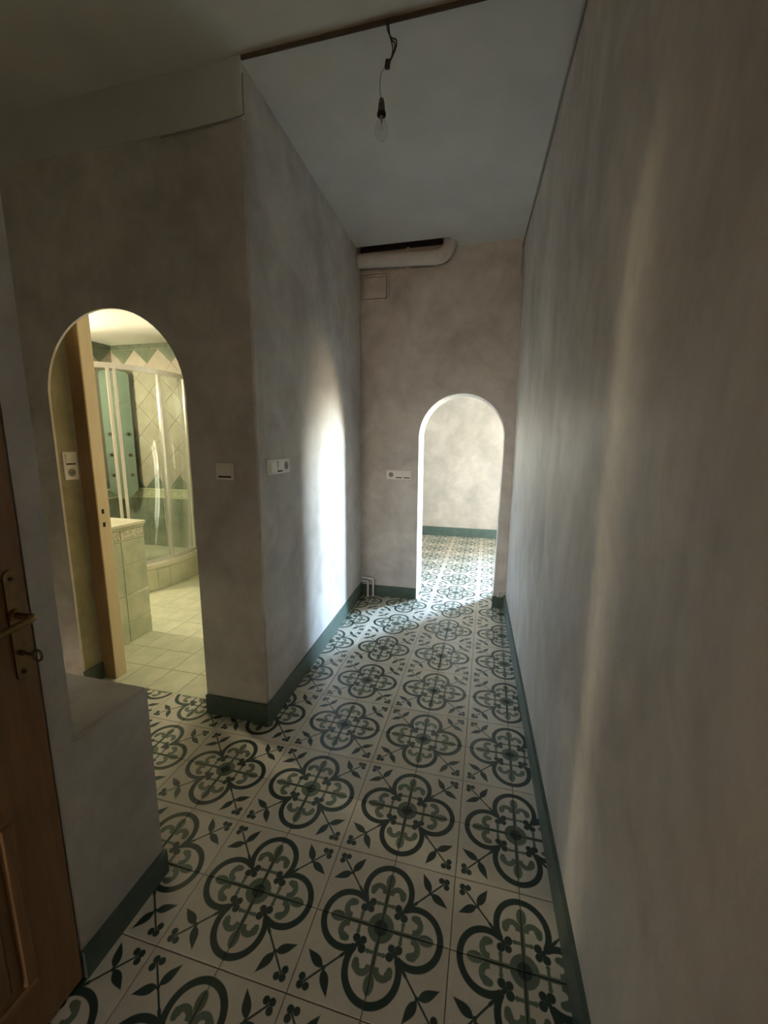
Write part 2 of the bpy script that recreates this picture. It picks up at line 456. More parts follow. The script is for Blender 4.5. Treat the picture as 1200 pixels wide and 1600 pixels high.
struct(obj('wall_far_front', bm, 'plaster'), 'inner face of the wall between hallway and far room')
struct(obj('ceiling', box(-2.4, FX1+.1, 2.5, 5.24, 3.1, 3.2), 'white'), 'white ceiling of the far room', 'ceiling')
win = thing('window_1', 'daylight window of the far room, right of the arch view', 'window', ((WX0+WX1)/2, 5.14, WZ0)); win['kind'] = 'structure'
def window_parts(win, hw, hh, frame_mat, pane_mat):
    f = bmesh.new()
    for a0, a1, z0, z1 in ((-hw, -hw+.05, 0, hh), (hw-.05, hw, 0, hh), (-hw+.05, hw-.05, 0, .05), (-hw+.05, hw-.05, hh-.05, hh)):
        add_box(f, a0, a1, -.025, .025, z0, z1, bevel=.004)
    fr = obj('window_frame', f, frame_mat, win)
    obj('mullion', box(-.02, .02, -.02, .02, .05, hh-.05, bevel=.004), frame_mat, fr)
    for a0, a1 in ((-hw+.05, -.02), (.02, hw-.05)):
        obj('pane', box(a0, a1, -.003, .003, .05, hh-.05), pane_mat, win)
window_parts(win, (WX1-WX0)/2, WZ1-WZ0, 'cream_wood', 'glass')
win3 = thing('window_3', 'narrow daylight window of the far room, left of the arch view', 'window', ((VX0_+VX1_)/2, 5.14, VZ0_)); win3['kind'] = 'structure'
window_parts(win3, (VX1_-VX0_)/2, VZ1_-VZ0_, 'cream_wood', 'glass')
def daylight_portal(x0, x1, z0, z1, y, facing):
    pl = bpy.data.lights.new('window_daylight', 'AREA'); pl.shape = 'RECTANGLE'; pl.size = x1-x0; pl.size_y = z1-z0
    pl.cycles.is_portal = True
    po = bpy.data.objects.new('window_daylight', pl); COL.objects.link(po)
    po.location = ((x0+x1)/2, y, (z0+z1)/2); po.rotation_euler = (math.radians(90*facing), 0, 0)
daylight_portal(WX0, WX1, WZ0, WZ1, 5.25, -1); daylight_portal(VX0_, VX1_, VZ0_, VZ1_, 5.25, -1)

# corridor ceiling and entrance ceiling -------------------------------
PX = 0.085                                                          # right end of the slot over the drain pipe
bm = bmesh.new()
add_prism(bm, [(-.92, YP), (.9, YP), (.9, 2.19), (-.92, 2.19)], zc, 3.14)
add_prism(bm, [(PX, 2.19), (.9, 2.19), (.9, YE0), (PX, YE0)], zc, 3.14)
struct(obj('ceiling', bm, 'white'), 'white corridor ceiling over the bare bulb, with a dark slot for the drain pipe', 'ceiling')
bm = box(-.92, PX, 2.19, YE0, 3.06, 3.14)
add_box(bm, -.68, PX, YE0-.004, YE0, 2.915, 3.07); add_box(bm, PX-.004, PX, 2.19, YE0, 2.915, 3.07)
struct(obj('ceiling', bm, 'slot_shade'), 'slot in the ceiling over the drain pipe, lining coloured dark as shade', 'ceiling')
bm = box(-2.4, 1.0, YF-.1, YP, HT, 3.16)
struct(obj('ceiling', bm, 'white'), 'dark white-painted ceiling of the entrance, nearest the camera', 'ceiling')
struct(obj('shade_strip', prism([(-.56, YP-.007), (xr(YP, 2.8), YP-.007), (xr(YP, 2.8), YP-.001), (-.56, YP-.001)], 2.846, 2.861), 'shade_dark'), 'thin dark strip imitating a shadow gap across the ceiling edge where the bulb wire hangs', 'trim')  # dark strip added in place of a shadow gap

# bathroom front wall with thin arched panel ---------------------------
prof = arch_outline(-2.3, -.92, 2.655, -1.735, -.92, 1.60, 2.005)
prof = [p for p in prof]
bm = bmesh.new()
c, r = (-1.735-.92)/2, (1.735-.92)/2
A = [(c - r*math.cos(math.pi*i/32), 1.60 + .405*math.sin(math.pi*i/32)) for i in range(33)]
add_extrude(bm, [(-2.3, 0), (-1.735, 0)] + A + [(-.92, 2.655), (-2.3, 2.655)], 'y', YP, YP+.012)
struct(obj('wall_bathroom', bm, 'plaster'), 'grey plaster wall pierced by the arched bathroom doorway')
bm = bmesh.new()
add_box(bm, -2.3, -1.74, YP+.012, .63, 0, 2.655); add_box(bm, -1.735, -.92, YP+.012, .60, 2.14, 2.655)
struct(obj('wall_bathroom', bm, 'plaster'), 'lintel of the arched bathroom doorway behind the plaster arch')
struct(obj('wall_bathroom', box(-1.75, -1.735, YP+.0115, .63, 0, 2.3), 'plaster_olive'), 'reveal on the left inside the bathroom arch, coloured olive to imitate its dim light')
bm = bmesh.new()
add_box(bm, -2.3, -.567, YP-.002, .53, 2.655, 2.9)
struct(obj('trim_2', bm, 'white'), 'white painted band of wall above the bathroom arch', 'trim')

# bathroom shell -------------------------------------------------------
bm = bmesh.new()
add_box(bm, -3.6, -2.3, .55, .63, 0, 2.5); add_box(bm, -2.3, -1.735, .63, .64, 0, 2.5)
add_box(bm, -1.735, -.90, .60, .64, 2.14, 2.5)
struct(obj('wall_bathroom_front', bm, 'tile_beige'), 'bathroom side of the wall around the doorway')
BW = (-1.85, -1.15, 1.0, 1.95)
bm = bmesh.new()
add_box(bm, -3.6, BW[0], BY1, 2.62, 0, 2.5); add_box(bm, BW[1], -.9, BY1, 2.62, 0, 2.5)
add_box(bm, BW[0], BW[1], BY1, 2.62, 0, BW[2]); add_box(bm, BW[0], BW[1], BY1, 2.62, BW[3], 2.5)
wbb = struct(obj('wall_bathroom_back', bm, 'grout_light'), 'tiled bathroom back wall behind the shower')
wbl = struct(obj('wall_bathroom_left', box(-3.6, BX0, .63, BY1, 0, 2.5), 'grout_light'), 'tiled bathroom left wall beside the shower')
struct(obj('wall_bathroom_right', box(BX1, BX1+.02, .64, BY1, 0, 2.5), 'tile_beige'), 'bathroom right wall behind the open door')
struct(obj('ceiling', box(-3.6, -.88, .55, 2.62, 2.37, 2.5), 'white'), 'bathroom ceiling above the shower cabin', 'ceiling')
win2 = thing('window_2', 'frosted bathroom window in the back wall, hidden by the pier', 'window', ((BW[0]+BW[1])/2, 2.57, BW[2])); win2['kind'] = 'structure'
window_parts(win2, (BW[1]-BW[0])/2, BW[3]-BW[2], 'cream_wood', 'frosted')

# wall tiling: polygons clipped to a band, extruded proud of the wall
def clip(poly, u0, u1, z0, z1):
    for ax, lim, sg in ((0, u0, 1), (0, u1, -1), (1, z0, 1), (1, z1, -1)):
        out = []
        for i in range(len(poly)):
            p, q = poly[i], poly[(i+1) % len(poly)]
            dp, dq = sg*(p[ax]-lim), sg*(q[ax]-lim)
            if dp >= 0: out.append(p)
            if dp*dq < 0:
                t = dp/(dp-dq); out.append((p[0]+t*(q[0]-p[0]), p[1]+t*(q[1]-p[1])))
        poly = out
        if len(poly) < 3: return None
    return poly
def area(p): return abs(sum(p[i][0]*p[(i+1) % len(p)][1]-p[(i+1) % len(p)][0]*p[i][1] for i in range(len(p))))/2
def wall_piece(name, poly, wall, mat, parent, proud=.005):
    cx = sum(p[0] for p in poly)/len(poly); cz = sum(p[1] for p in poly)/len(poly)
    k = 0.985
    ip = [(cx+(x-cx)*k, cz+(z-cz)*k) for x, z in poly]
    bm = bmesh.new()
    if wall == 'back': add_extrude(bm, ip, 'y', BY1-proud, BY1+.004)
    else: add_extrude(bm, ip, 'x', BX0-.004, BX0+proud)
    return obj(name, bm, mat, parent)
def tile_wall(wall, parent, u0, u1, uo):
    H, V, ztop = .295, .286, 2.318
    zb = ztop - 5*V
    u = u0
    for kk in range(40):                                            # top fillet band and lower courses on a 0.2 m grid
        ua, ub = uo + .2*kk - 2.0, uo + .2*kk - 1.8
        ua, ub = max(ua, u0), min(ub, u1)
        if ub - ua < .03: continue
        rect = lambda a, b: [(ua, a), (ub, a), (ub, b), (ua, b)]
        wall_piece('tile', rect(2.320, 2.367), wall, 'tile_deep', parent, .008)
        wall_piece('border_tile', rect(.80, .865), wall, 'tile_border', parent, .006)
        for a, b in ((.58, .78), (.38, .58), (.25, .38)): wall_piece('tile', rect(a, b), wall, 'tile_green', parent)
    bm = bmesh.new()
    for z, rr in ((.878, .009), (.79, .007)):
        for s in (0,):
            if wall == 'back': add_box(bm, u0, u1, BY1-.012, BY1, z-rr, z+rr, bevel=.004)
            else: add_box(bm, BX0, BX0+.012, u0, u1, z-rr, z+rr, bevel=.004)
    obj('listel', bm, 'tile_pale', parent)
    for i in range(-14, 15):                                        # diamonds
        for j in range(0, 11):
            cu, cz = uo + H/2*i, zb + V/2*j
            if (i + j) % 2 == 0: continue
            inside = 0 < j < 10
            d = [(cu-H/2, cz), (cu, cz-V/2), (cu+H/2, cz), (cu, cz+V/2)]
            p = clip(d, u0, u1, zb, ztop)
            if p and area(p) > .0015: wall_piece('tile', p, wall, 'tile_beige' if inside else 'tile_deep', parent)
tile_wall('back', wbb, BX0, -2.15, -3.3025+.295/2)
tile_wall('left', wbl, 1.45, BY1, 2.367+.295/2)

# near-left wall, low wall, alcove and closing walls -------------------
XN, YN = -.53, -.445
DY0, DY1, DZ = -1.35, -.505, 2.06
bm = bmesh.new()
add_box(bm, XN-.14, XN, DY1, YN, 0, HT); add_box(bm, XN-.14, XN, YF, DY0, 0, HT); add_box(bm, XN-.14, XN, DY0, DY1, DZ, HT)
es = [e for e in bm.edges if all(abs(v.co.x-XN) < 1e-4 and abs(v.co.y-YN) < 1e-4 for v in e.verts)]
bmesh.ops.bevel(bm, geom=es, offset=.008, segments=3, affect='EDGES')
struct(obj('wall_near_left', bm, 'plaster', smooth=True), 'shadowed grey plaster wall around the wooden door at the far left')
bm = box(-2.3, XN+.0006, DY1+.003, -.22, 0, .665)
es = [e for e in bm.edges if (sum(v.co.z for v in e.verts) > 1.2 and sum(v.co.y for v in e.verts) > 2*YN) or all(abs(v.co.x-XN) < 1e-3 and abs(v.co.y+.22) < 1e-4 for v in e.verts)]
bmesh.ops.bevel(bm, geom=es, offset=.007, segments=3, affect='EDGES')
struct(obj('wall_low', bm, 'plaster', smooth=True), 'low plaster half wall with a flat top, left foreground')
struct(obj('wall_alcove', box(-2.4, -2.3, -1.4, .63, 0, HT+.05), 'plaster'), 'alcove wall left of the bathroom doorway')
EX0, EX1, EZ0, EZ1 = -.42, .02, 1.05, 1.93                            # added unseen fill window, far behind the camera
bm = bmesh.new()
add_box(bm, -.7, EX0, YF-.1, YF, 0, HT+.05); add_box(bm, EX1, 1.0, YF-.1, YF, 0, HT+.05)
add_box(bm, EX0, EX1, YF-.1, YF, 0, EZ0); add_box(bm, EX0, EX1, YF-.1, YF, EZ1, HT+.05)
add_box(bm, -2.4, XN-.13, -1.5, -1.4, 0, HT+.05)
struct(obj('wall_front', bm, 'plaster'), 'plaster entrance wall behind the camera')
fill_win = thing('fill_window', 'added unseen fill window in the entrance wall behind the camera', 'window', ((EX0+EX1)/2, YF-.05, EZ0)); fill_win['kind'] = 'structure'
window_parts(fill_win, (EX1-EX0)/2, EZ1-EZ0, 'wood', 'glass_amber')
daylight_portal(EX0, EX1, EZ0, EZ1, YF-.12, 1)

# baseboards -----------------------------------------------------------
def baseboard(name, pts, label, h=.105, t=.013):
    """pts: polyline on the wall face, room side on the left when walking along it"""
    bm = bmesh.new()
    for (x0, y0), (x1, y1) in zip(pts, pts[1:]):
        d = Vector((x1-x0, y1-y0)).normalized(); n = Vector((-d.y, d.x))*t
        q = [(x0, y0), (x1, y1), (x1+n.x, y1+n.y), (x0+n.x, y0+n.y)]
        vs = add_prism(bm, q, 0, h)
    return struct(obj(name, bm, 'base_green'), label, 'baseboard')
baseboard('baseboard_right', [(xr(YF), YF), (xr(YE0), YE0)], 'green painted baseboard along the right wall', h=.12, t=.014)
baseboard('baseboard_left', [(xl(YE0), YE0), (xl(YP)-.0, YP-.013)], 'green painted baseboard along the left corridor wall', h=.115)
baseboard('baseboard_pier', [(-.555, YP), (-.92, YP)], 'green baseboard on the pier front beside the bathroom arch', h=.105)
baseboard('baseboard_end', [(-.136, YE0), (xl(YE0), YE0)], 'green baseboard on the end wall left of the arch', h=.10)
baseboard('baseboard_end', [(xr(YE0), YE0), (.527, YE0)], 'short green baseboard right of the far arch', h=.10)
baseboard('baseboard_back', [(FX1, YB), (-2.3, YB)], 'green baseboard at the foot of the cream far wall', h=.135)
baseboard('baseboard_low_wall', [(XN, -.22), (XN, DY1)], 'dark green baseboard of the low half wall', h=.085)
baseboard('baseboard_jamb', [(-1.735, .63), (-1.735, YP)], 'green baseboard inside the arched bathroom reveal', h=.10)

# ------------------------------------------------------------------ near-left door (door_1)
d1 = thing('door_1', 'brown wooden door with brass handle plate and key at the left edge', 'door', (XN, DY1, 0)); d1['kind'] = 'structure'
W = DY1-DY0
leaf = obj('door_leaf', box(-.05, .004, -W+.01, -.004, .008, DZ-.006, bevel=.004), 'wood', d1)
for z0, z1 in ((.14, .62), (.78, 1.92)):                            # raised panels with mouldings
    obj('door_panel', box(-.002, .012, -W+.16, -.15, z0+.05, z1-.05, bevel=.009, seg=2), 'wood', leaf)
    bm = bmesh.new()
    for a in ((-W+.11, -.10, z0, z0+.03), (-W+.11, -.10, z1-.03, z1), (-W+.11, -W+.14, z0+.03, z1-.03), (-.13, -.10, z0+.03, z1-.03)):
        add_box(bm, 0, .014, *a, bevel=.006)
    obj('moulding', bm, 'wood', leaf)
hz = 1.012; hy = -.036
bm = bmesh.new()                                                    # long back plate, rounded ends
outl = [(hy+.013*math.cos(t), .105+.013*math.sin(t)) for t in [math.pi*i/8 for i in range(9)]] + \
       [(hy+.013*math.cos(t), -.115+.013*math.sin(t)) for t in [math.pi+math.pi*i/8 for i in range(9)]]
add_extrude(bm, [(y, hz+z) for y, z in outl], 'x', .004, .009)
plate = obj('handle_plate', bm, 'bronze', d1)
for z in (.10, -.11):
    obj('screw', tube([(.009, hy, hz+z), (.0115, hy, hz+z)], .0045, 8), 'iron', plate)
bm = tube(smooth_path([(.006, hy, hz+.02), (.03, hy, hz+.02), (.056, hy, hz+.022), (.064, hy-.012, hz+.02), (.062, hy-.05, hz+.014), (.056, hy-.105, hz+.004)], 4), .0075, 10)
add_tube(bm, [(.004, hy, hz+.02), (.014, hy, hz+.02)], .014, 14)
obj('lever_handle', bm, 'bronze', d1, smooth=True)
bm = tube([(.004, hy, hz-.066), (.042, hy, hz-.066)], .0035, 8)
add_tube(bm, [(.010, hy, hz-.066), (.015, hy, hz-.066)], .006, 8)
ringp = [(.054+.012*math.cos(2*math.pi*i/20), hy, hz-.066+.012*math.sin(2*math.pi*i/20)) for i in range(21)]
add_tube(bm, ringp, .0028, 8)
key = obj('key', bm, 'iron', d1, smooth=True)

# ------------------------------------------------------------------ bathroom door frame and leaf (door_2)
d2 = thing('door_2', 'cream painted door frame standing behind the bathroom arch', 'door', (-1.735, .63, 0)); d2['kind'] = 'structure'
fl = obj('door_post', box(.005, .092, .0, .075, 0, 2.10, bevel=.003), 'cream_wood', d2)
obj('shade_facing', box(.005, .090, -.004, .001, 0, 2.10, bevel=.001), 'cream_shaded', d2)  # thin brown facing, imitates the shaded front of the cream post
for z, h in ((1.005, .026), (.93, .026)):
    obj('strike_hole', box(.091, .0925, .022, .038, z-h/2, z+h/2), 'black', fl)
frp = obj('door_post', box(.725, .812, .0, .075, 0, 2.10, bevel=.003), 'cream_wood', d2)
obj('shade_facing', box(.727, .812, -.004, .001, 0, 2.10, bevel=.001), 'shade_dark', d2)  # thin dark facing, the post front's shadow put into the colour
obj('door_head', box(.005, .812, .0, .075, 2.10, 2.14, bevel=.003), 'cream_wood', d2)
lf2 = obj('door_leaf', box(.755, .795, .085, .83, .01, 2.08, bevel=.003), 'cream_wood', d2)
for z in (.47, 1.55):
    bm = tube([(.722, .080, z-.035), (.722, .080, z+.035)], .008, 8); obj('hinge', bm, 'iron', d2)

# ------------------------------------------------------------------ switches
def sw_plate(name, label, loc, rotz, w, h, cells, horizontal=True, group='wall switches'):
    """built facing -y at the origin, plate centred"""
    t = thing(name, label, 'switch', loc, rotz)
    obj('cover_plate', box(-w/2, w/2, -.009, 0.001, -h/2, h/2, bevel=.003, seg=2), 'white_plastic', t)
    n = len(cells)
    for i, cname in enumerate(cells):
        if horizontal: cx = (-w/2 + w*(i+.5)/n)*.94; cz = 0; cw, ch = w/n*.76, h*.72
        else: cx = 0; cz = (h/2 - h*(i+.5)/n)*.94; cw, ch = w*.72, h/n*.76
        if cname == 'rocker':
            bm = bmesh.new()
            add_extrude(bm, [(-.009, cz-ch*.36), (-.012, cz-ch*.36), (-.018, cz+ch/2), (-.009, cz+ch/2)], 'x', cx-cw/2, cx+cw/2)
            r = obj('rocker', bm, 'white_plastic', t)
            obj('slot', box(cx-cw*.46, cx+cw*.46, -.0105, -.008, cz-ch*.50, cz-ch*.37), 'black', t)  # black strip stands in for the shadow gap under the rocker
        elif cname == 'blank':
            obj('blank_cover', box(cx-cw/2, cx+cw/2, -.016, -.008, cz-ch/2, cz+ch/2, bevel=.003), 'white_plastic', t)
        else:
            bm = bmesh.new(); pts = [(cx+.021*math.cos(2*math.pi*k/20), cz+.021*math.sin(2*math.pi*k/20)) for k in range(20)]
            add_extrude(bm, pts, 'y', -.0102, -.008); s = obj('socket_face', bm, 'grey_plastic', t)
            for dx in (-.008, .008):
                obj('socket_hole', tube([(cx+dx, -.0107, cz), (cx+dx, -.0095, cz)], .0028, 8), 'black', s)
    return t
sw_plate('light_switch', 'single cream light switch on the pier right of the bathroom arch', (-.735, YP, 1.262), 0, .094, .078, ['rocker'])
sw_plate('light_switch', 'triple switch plate with round socket on the bluish left corridor wall', (xl(.71), .71, 1.278), math.pi/2+.049, .235, .074, ['blank', 'rocker', 'socket'])
sw_plate('light_switch', 'wide plate of two rockers and a socket left of the far arch', (-.309, YE0, 1.121), 0, .222, .080, ['socket', 'rocker', 'rocker'])
sw_plate('light_switch', 'upright rocker and socket plate inside the olive arch reveal', (-1.735, .577, 1.262), math.pi/2, .078, .150, ['rocker', 'socket'], False)

# ------------------------------------------------------------------ hanging bulb
hb = thing('hanging_bulb', 'bare clear light bulb hanging from dark twisted wires', 'lamp', (.027, .487, 2.842))
hb.scale = (.86, .86, .79)
bm = bmesh.new()
P1 = [(.002, 0, .0), (.004, .002, -.03), (.008, 0, -.06), (.018, .002, -.095), (.02, 0, -.125), (.012, 0, -.155)]
P2 = [(-.004, .003, .0), (-.002, -.003, -.035), (.012, .004, -.065), (.034, .0, -.082), (.034, 0, -.11), (.014, .002, -.15)]
P3 = [(.0, -.003, .0), (.006, -.004, -.045), (.014, -.004, -.078), (.03, -.003, -.098), (.024, -.002, -.13), (.01, -.002, -.158)]
for P in (P1, P2, P3): add_tube(bm, smooth_path(P, 5), .0028, 6)
obj('twisted_wires', bm, 'cable_dark', hb, smooth=True)
bm = box(-.010, .010, -.008, .008, -.185, -.150, bevel=.003); bmesh.ops.rotate(bm, verts=bm.verts, cent=(0, 0, -.165), matrix=Matrix.Rotation(.15, 3, 'Y'))
obj('connector_block', bm, 'cable_dark', hb)
obj('flex', tube(smooth_path([(-.004, 0, -.178), (-.020, 0, -.186), (-.030, 0, -.205), (-.031, 0, -.235), (-.032, 0, -.262), (-.026, 0, -.296)], 5), .0022, 6), 'cable_white', hb, smooth=True)
bm = bmesh.new(); add_lathe(bm, [(.004, -.292), (.009, -.297), (.013, -.315), (.0155, -.348), (.016, -.352)], (-.025, 0, 0), 18); obj('lamp_holder', bm, 'socket_grey', hb, smooth=True)
bm = bmesh.new(); add_lathe(bm, [(.0175, -.350), (.0185, -.354), (.0185, -.362), (.015, -.364)], (-.025, 0, 0), 18); obj('holder_ring', bm, 'black', hb, smooth=True)
bm = bmesh.new(); add_lathe(bm, [(.013, -.362), (.0145, -.375), (.021, -.393), (.0265, -.412), (.0285, -.428), (.026, -.444), (.017, -.456), (.006, -.461), (0, -.4615)], (-.025, 0, 0), 20)
gl = obj('bulb_glass', bm, 'bulb_glass', hb, smooth=True)
bm = tube([(-.025, 0, -.362), (-.025, 0, -.392)], [.006, .0025], 8)
add_tube(bm, [(-.025, 0, -.39), (-.033, 0, -.418)], .0006, 5); add_tube(bm, [(-.025, 0, -.39), (-.017, 0, -.418)], .0006, 5)
add_tube(bm, [(-.033+.016*i/8, .002*math.sin(i*2.2), -.418-.002*abs(math.sin(i*1.6))) for i in range(9)], .0005, 5)
obj('filament_stem', bm, 'grey_plastic', gl)

# ------------------------------------------------------------------ drain pipe, hatch, cables, heating pipes
dp = thing('drain_pipe', 'white drain pipe with elbow under the ceiling of the end wall', 'pipe', (-.66, 2.275, 2.83))
R = .052
path = [(0, 0, 0), (.30, 0, -.012), (.645, 0, -.026)] + [(.645+.10*math.sin(t), 0, -.026+.10*(1-math.cos(t))) for t in [math.pi/2*i/8 for i in range(1, 9)]] + [(.745, 0, .25)]
obj('pipe', tube([(x-.01, y, z) for x, y, z in path], R, 20), 'pipe_white', dp, smooth=True)
bm = bmesh.new(); add_tube(bm, [(.40, 0, -.016), (.425, 0, -.017)], R+.004, 20); add_box(bm, .403, .422, -.006, .006, R-.022, R+.012); add_box(bm, .403, .422, -.006, .006, -R-.032, -R-.012)
obj('pipe_clamp', bm, 'pipe_white', dp)
bm = tube([(.62, 0, -.025), (.645, 0, -.026)], R+.005, 20); obj('pipe_collar', bm, 'pipe_white', dp, smooth=True)

ah = thing('access_hatch', 'square plaster access hatch below the drain pipe', 'hatch', (-.535, YE0, 2.648))
def frame_bm(w, h, t, d0, d1):
    bm = bmesh.new()
    for a in ((-w/2, w/2, -h/2, -h/2+t), (-w/2, w/2, h/2-t, h/2), (-w/2, -w/2+t, -h/2+t, h/2-t), (w/2-t, w/2, -h/2+t, h/2-t)):
        add_box(bm, a[0], a[1], d0, d1, a[2], a[3], bevel=.003)
    return bm
obj('frame', frame_bm(.25, .22, .013, -.024, .001), 'plaster', ah)
obj('inner_frame', frame_bm(.206, .176, .012, -.020, .001), 'plaster', ah)
obj('hatch_panel', box(-.09, .09, -.005, .001, -.074, .074, bevel=.002), 'plaster', ah)

rc = thing('wall_cable', 'thin pale cable running along the top of the right wall', 'cable', (0, 0, 0))
P = [(xr(y, 2.83)-.007, y, zc(0, max(y, YP)) - .045 + .006*math.sin(3*y)) for y in [-1.2+.25*i for i in range(15)]]
P = [p if p[1] > YP-.02 else (p[0], p[1], 2.79) for p in P]
P += [(xr(2.32, 2.8)-.010, 2.325, 2.84), (xr(2.32, 2.7)-.012, 2.328, 2.74), (xr(2.32, 2.6)-.012, 2.328, 2.645)]
obj('cable', tube(P, .0055, 8), 'cable_white', rc, smooth=True)
bm = tube([(p[0]+.001, p[1], p[2]-.008) for p in P], .003, 8)  # darker strand added for the thin shade under the pale cable
obj('cable', bm, 'grey_plastic', rc, smooth=True)
lc = tag(obj('corner_cable', tube(smooth_path([(-.556, YP-.006, 2.80), (-.557, YP-.007, 2.74), (-.557, YP-.007, 2.672), (-.562, YP-.007, 2.661), (-.62, YP-.006, 2.655), (-.78, YP-.006, 2.648), (-.95, YP-.006, 2.642)], 4), .003, 8), 'grey_plastic', smooth=True),
    'thin grey cable turning down the pier corner and along the arch wall top', 'cable')

def u_pipe(t, x, y, zt, x0):
    pts = [(x0, y, zt)] + [(x-.018+.018*math.sin(a), y, zt-.018+.018*math.cos(a)) for a in [math.pi/2*i/5 for i in range(6)]] + [(x, y, .002)]
    return obj('pipe', tube(pts, .0085, 12), 'pipe_white', t, smooth=True)
hp = thing('heating_pipe', 'pair of bent white heating pipes in the left corner of the end wall', 'pipe', (-.60, YE0-.04, 0))
u_pipe(hp, .072, .0, .172, -.04); u_pipe(hp, .025, -.012, .147, -.04)
hp = thing('heating_pipe', 'short bent white pipe above the baseboard in the right corner of the end wall', 'pipe', (.585, YE0-.014, 0))
pts = [(.045, 0, .155)] + [(.006-.018*math.sin(a), 0, .155-.018+.018*math.cos(a)) for a in [math.pi/2*i/5 for i in range(6)]] + [(-.012, 0, .10)]
obj('pipe', tube(pts, .008, 12), 'pipe_white', hp, smooth=True)
pts = [(.045, -.004, .13)] + [(.022-.012*math.sin(a), -.004, .13-.012+.012*math.cos(a)) for a in [math.pi/2*i/5 for i in range(6)]] + [(.010, -.004, .10)]
obj('pipe', tube(pts, .006, 12), 'pipe_white', hp, smooth=True)

# ------------------------------------------------------------------ bathroom vanity
VX, VY0, VY1, VZ = -1.935, .645, 1.215, .84
vn = thing('vanity', 'tiled washstand with cream worktop left inside the bathroom', 'washstand', (VX, VY0, 0))
D = VY1-VY0
obj('body', box(-.66, -.006, 0, D-.006, 0, .795), 'grout_light', vn)
obj('worktop', box(-.67, .012, -.0, D+.012, .815, VZ, bevel=.006, seg=2), 'tray', vn)
obj('listel', box(-.665, .006, 0, D+.006, .797, .815, bevel=.005), 'tile_pale', vn)
obj('listel', box(-.665, .003, 0, D+.003, .722, .732, bevel=.003), 'tile_pale', vn)
yj = [0, 1.02-.2-VY0, 1.02-VY0, D]
for y0, y1 in zip(yj, yj[1:]):
    obj('border_tile', box(-.006, .001, y0+.002, y1-.002, .734, .796, bevel=.0015), 'tile_border', vn)
    for z0, z1 in ((.0, .14), (.14, .34), (.34, .55), (.55, .722)):
        obj('tile', box(-.006, random.uniform(-.0002, .0008), y0+.002, y1-.002, z0+.0015, z1-.0015, bevel=.0015), 'tile_pale', vn)
for x0, x1 in ((-.2, -.006), (-.4, -.2), (-.66, -.4)):
    for z0, z1 in ((.0, .14), (.14, .34), (.34, .55), (.55, .722)):
        obj('tile', box(x0+.0015, x1-.0015, D-.006, D, z0+.0015, z1-.0015, bevel=.0015), 'tile_pale', vn)
# oval basin rim on the worktop
bm = bmesh.new()
rim = [(-.34+.17*math.cos(2*math.pi*i/28), .28+.20*math.sin(2*math.pi*i/28), VZ+.006) for i in range(29)]
add_tube(bm, rim, .009, 8, cap=False)
bmesh.ops.remove_doubles(bm, verts=bm.verts, dist=1e-5); obj('basin_rim', bm, 'tray', vn, smooth=True)

# wall lamp over the washstand end of the left wall
wl = thing('wall_lamp', 'warm glass wall lamp lighting the bathroom, hidden by the door post', 'lamp', (BX0, 1.34, 1.85))
obj('back_plate', box(0, .018, -.06, .06, -.06, .06, bevel=.004), 'chrome', wl)
bm = bmesh.new(); add_lathe(bm, [(.03, -.075), (.055, -.06), (.065, 0), (.055, .06), (.03, .075)], (.085, 0, 0), 20)
obj('lamp_shade', bm, 'lampglow', wl, smooth=True)

# ------------------------------------------------------------------ shower
ACX, ACY, AR = -3.12, 2.17, .55                                     # quadrant arc
def quad(off, inner_back=BY1, inner_left=BX0, n=18):
    r = AR+off
    a = arc(ACX, ACY, r, 0, -math.pi/2, n)
    return [(inner_left, inner_back), (ACX+r, inner_back)] + a + [(inner_left, ACY-r)]
TZ = .25
st = thing('shower_tray', 'raised quadrant shower tray with tiled step', 'shower tray', (0, 0, 0))
bm = prism(quad(.075)[::-1], 0, TZ-.035); obj('step', bm, 'tile_floor', st)
bm = prism(quad(.082)[::-1], TZ-.035, TZ)
obj('rim', bm, 'tray', st)
bm = bmesh.new()
for i in range(8):                                                  # low tiled skirting pieces round the step
    a0, a1 = -math.pi/2*i/8, -math.pi/2*(i+1)/8
    if i == 0:
        obj('skirting_tile', box(ACX+AR+.074, ACX+AR+.079, ACY, BY1-.003, .004, .20, bevel=.001), 'tile_floor', st)
    q = arc(ACX, ACY, AR+.079, a0-.004, a1+.004, 3) + arc(ACX, ACY, AR+.074, a1+.004, a0-.004, 3)
    obj('skirting_tile', prism(q, .004, .20), 'tile_floor', st)
bm.free()
sc = thing('shower_cabin', 'curved glass shower cabin with chrome posts', 'shower cabin', (0, 0, 0))
GZ0, GZ1 = TZ, 2.0
def rail(z, h, w, name):
    pts = quad(0, BY1-.004, BX0+.004)[1:]
    bm = bmesh.new()
    P = [Vector((x, y, 0)) for x, y in pts]; rings = []
    for i, p in enumerate(P):
        t = (P[min(i+1, len(P)-1)] - P[max(i-1, 0)]).normalized(); nn = Vector((t.y, -t.x, 0))
        rings.append([bm.verts.new(p + nn*a + Vector((0, 0, b))) for a, b in ((-w/2, z), (w/2, z), (w/2, z+h), (-w/2, z+h))])
    for A, B in zip(rings, rings[1:]):
        for k in range(4): bm.faces.new((A[k], A[(k+1) % 4], B[(k+1) % 4], B[k]))
    bm.faces.new(rings[0]); bm.faces.new(rings[-1][::-1])
    return obj(name, bm, 'chrome', sc, smooth=True)
rail(GZ1, .045, .032, 'top_rail'); rail(GZ0, .03, .03, 'bottom_rail')
def post(x, y, w, ang, name='post'):
    o = obj(name, box(-w/2, w/2, -.014, .014, GZ0+.02, GZ1+.005, bevel=.005, seg=2), 'chrome', sc, loc=(x, y, 0), rotz=ang); return o
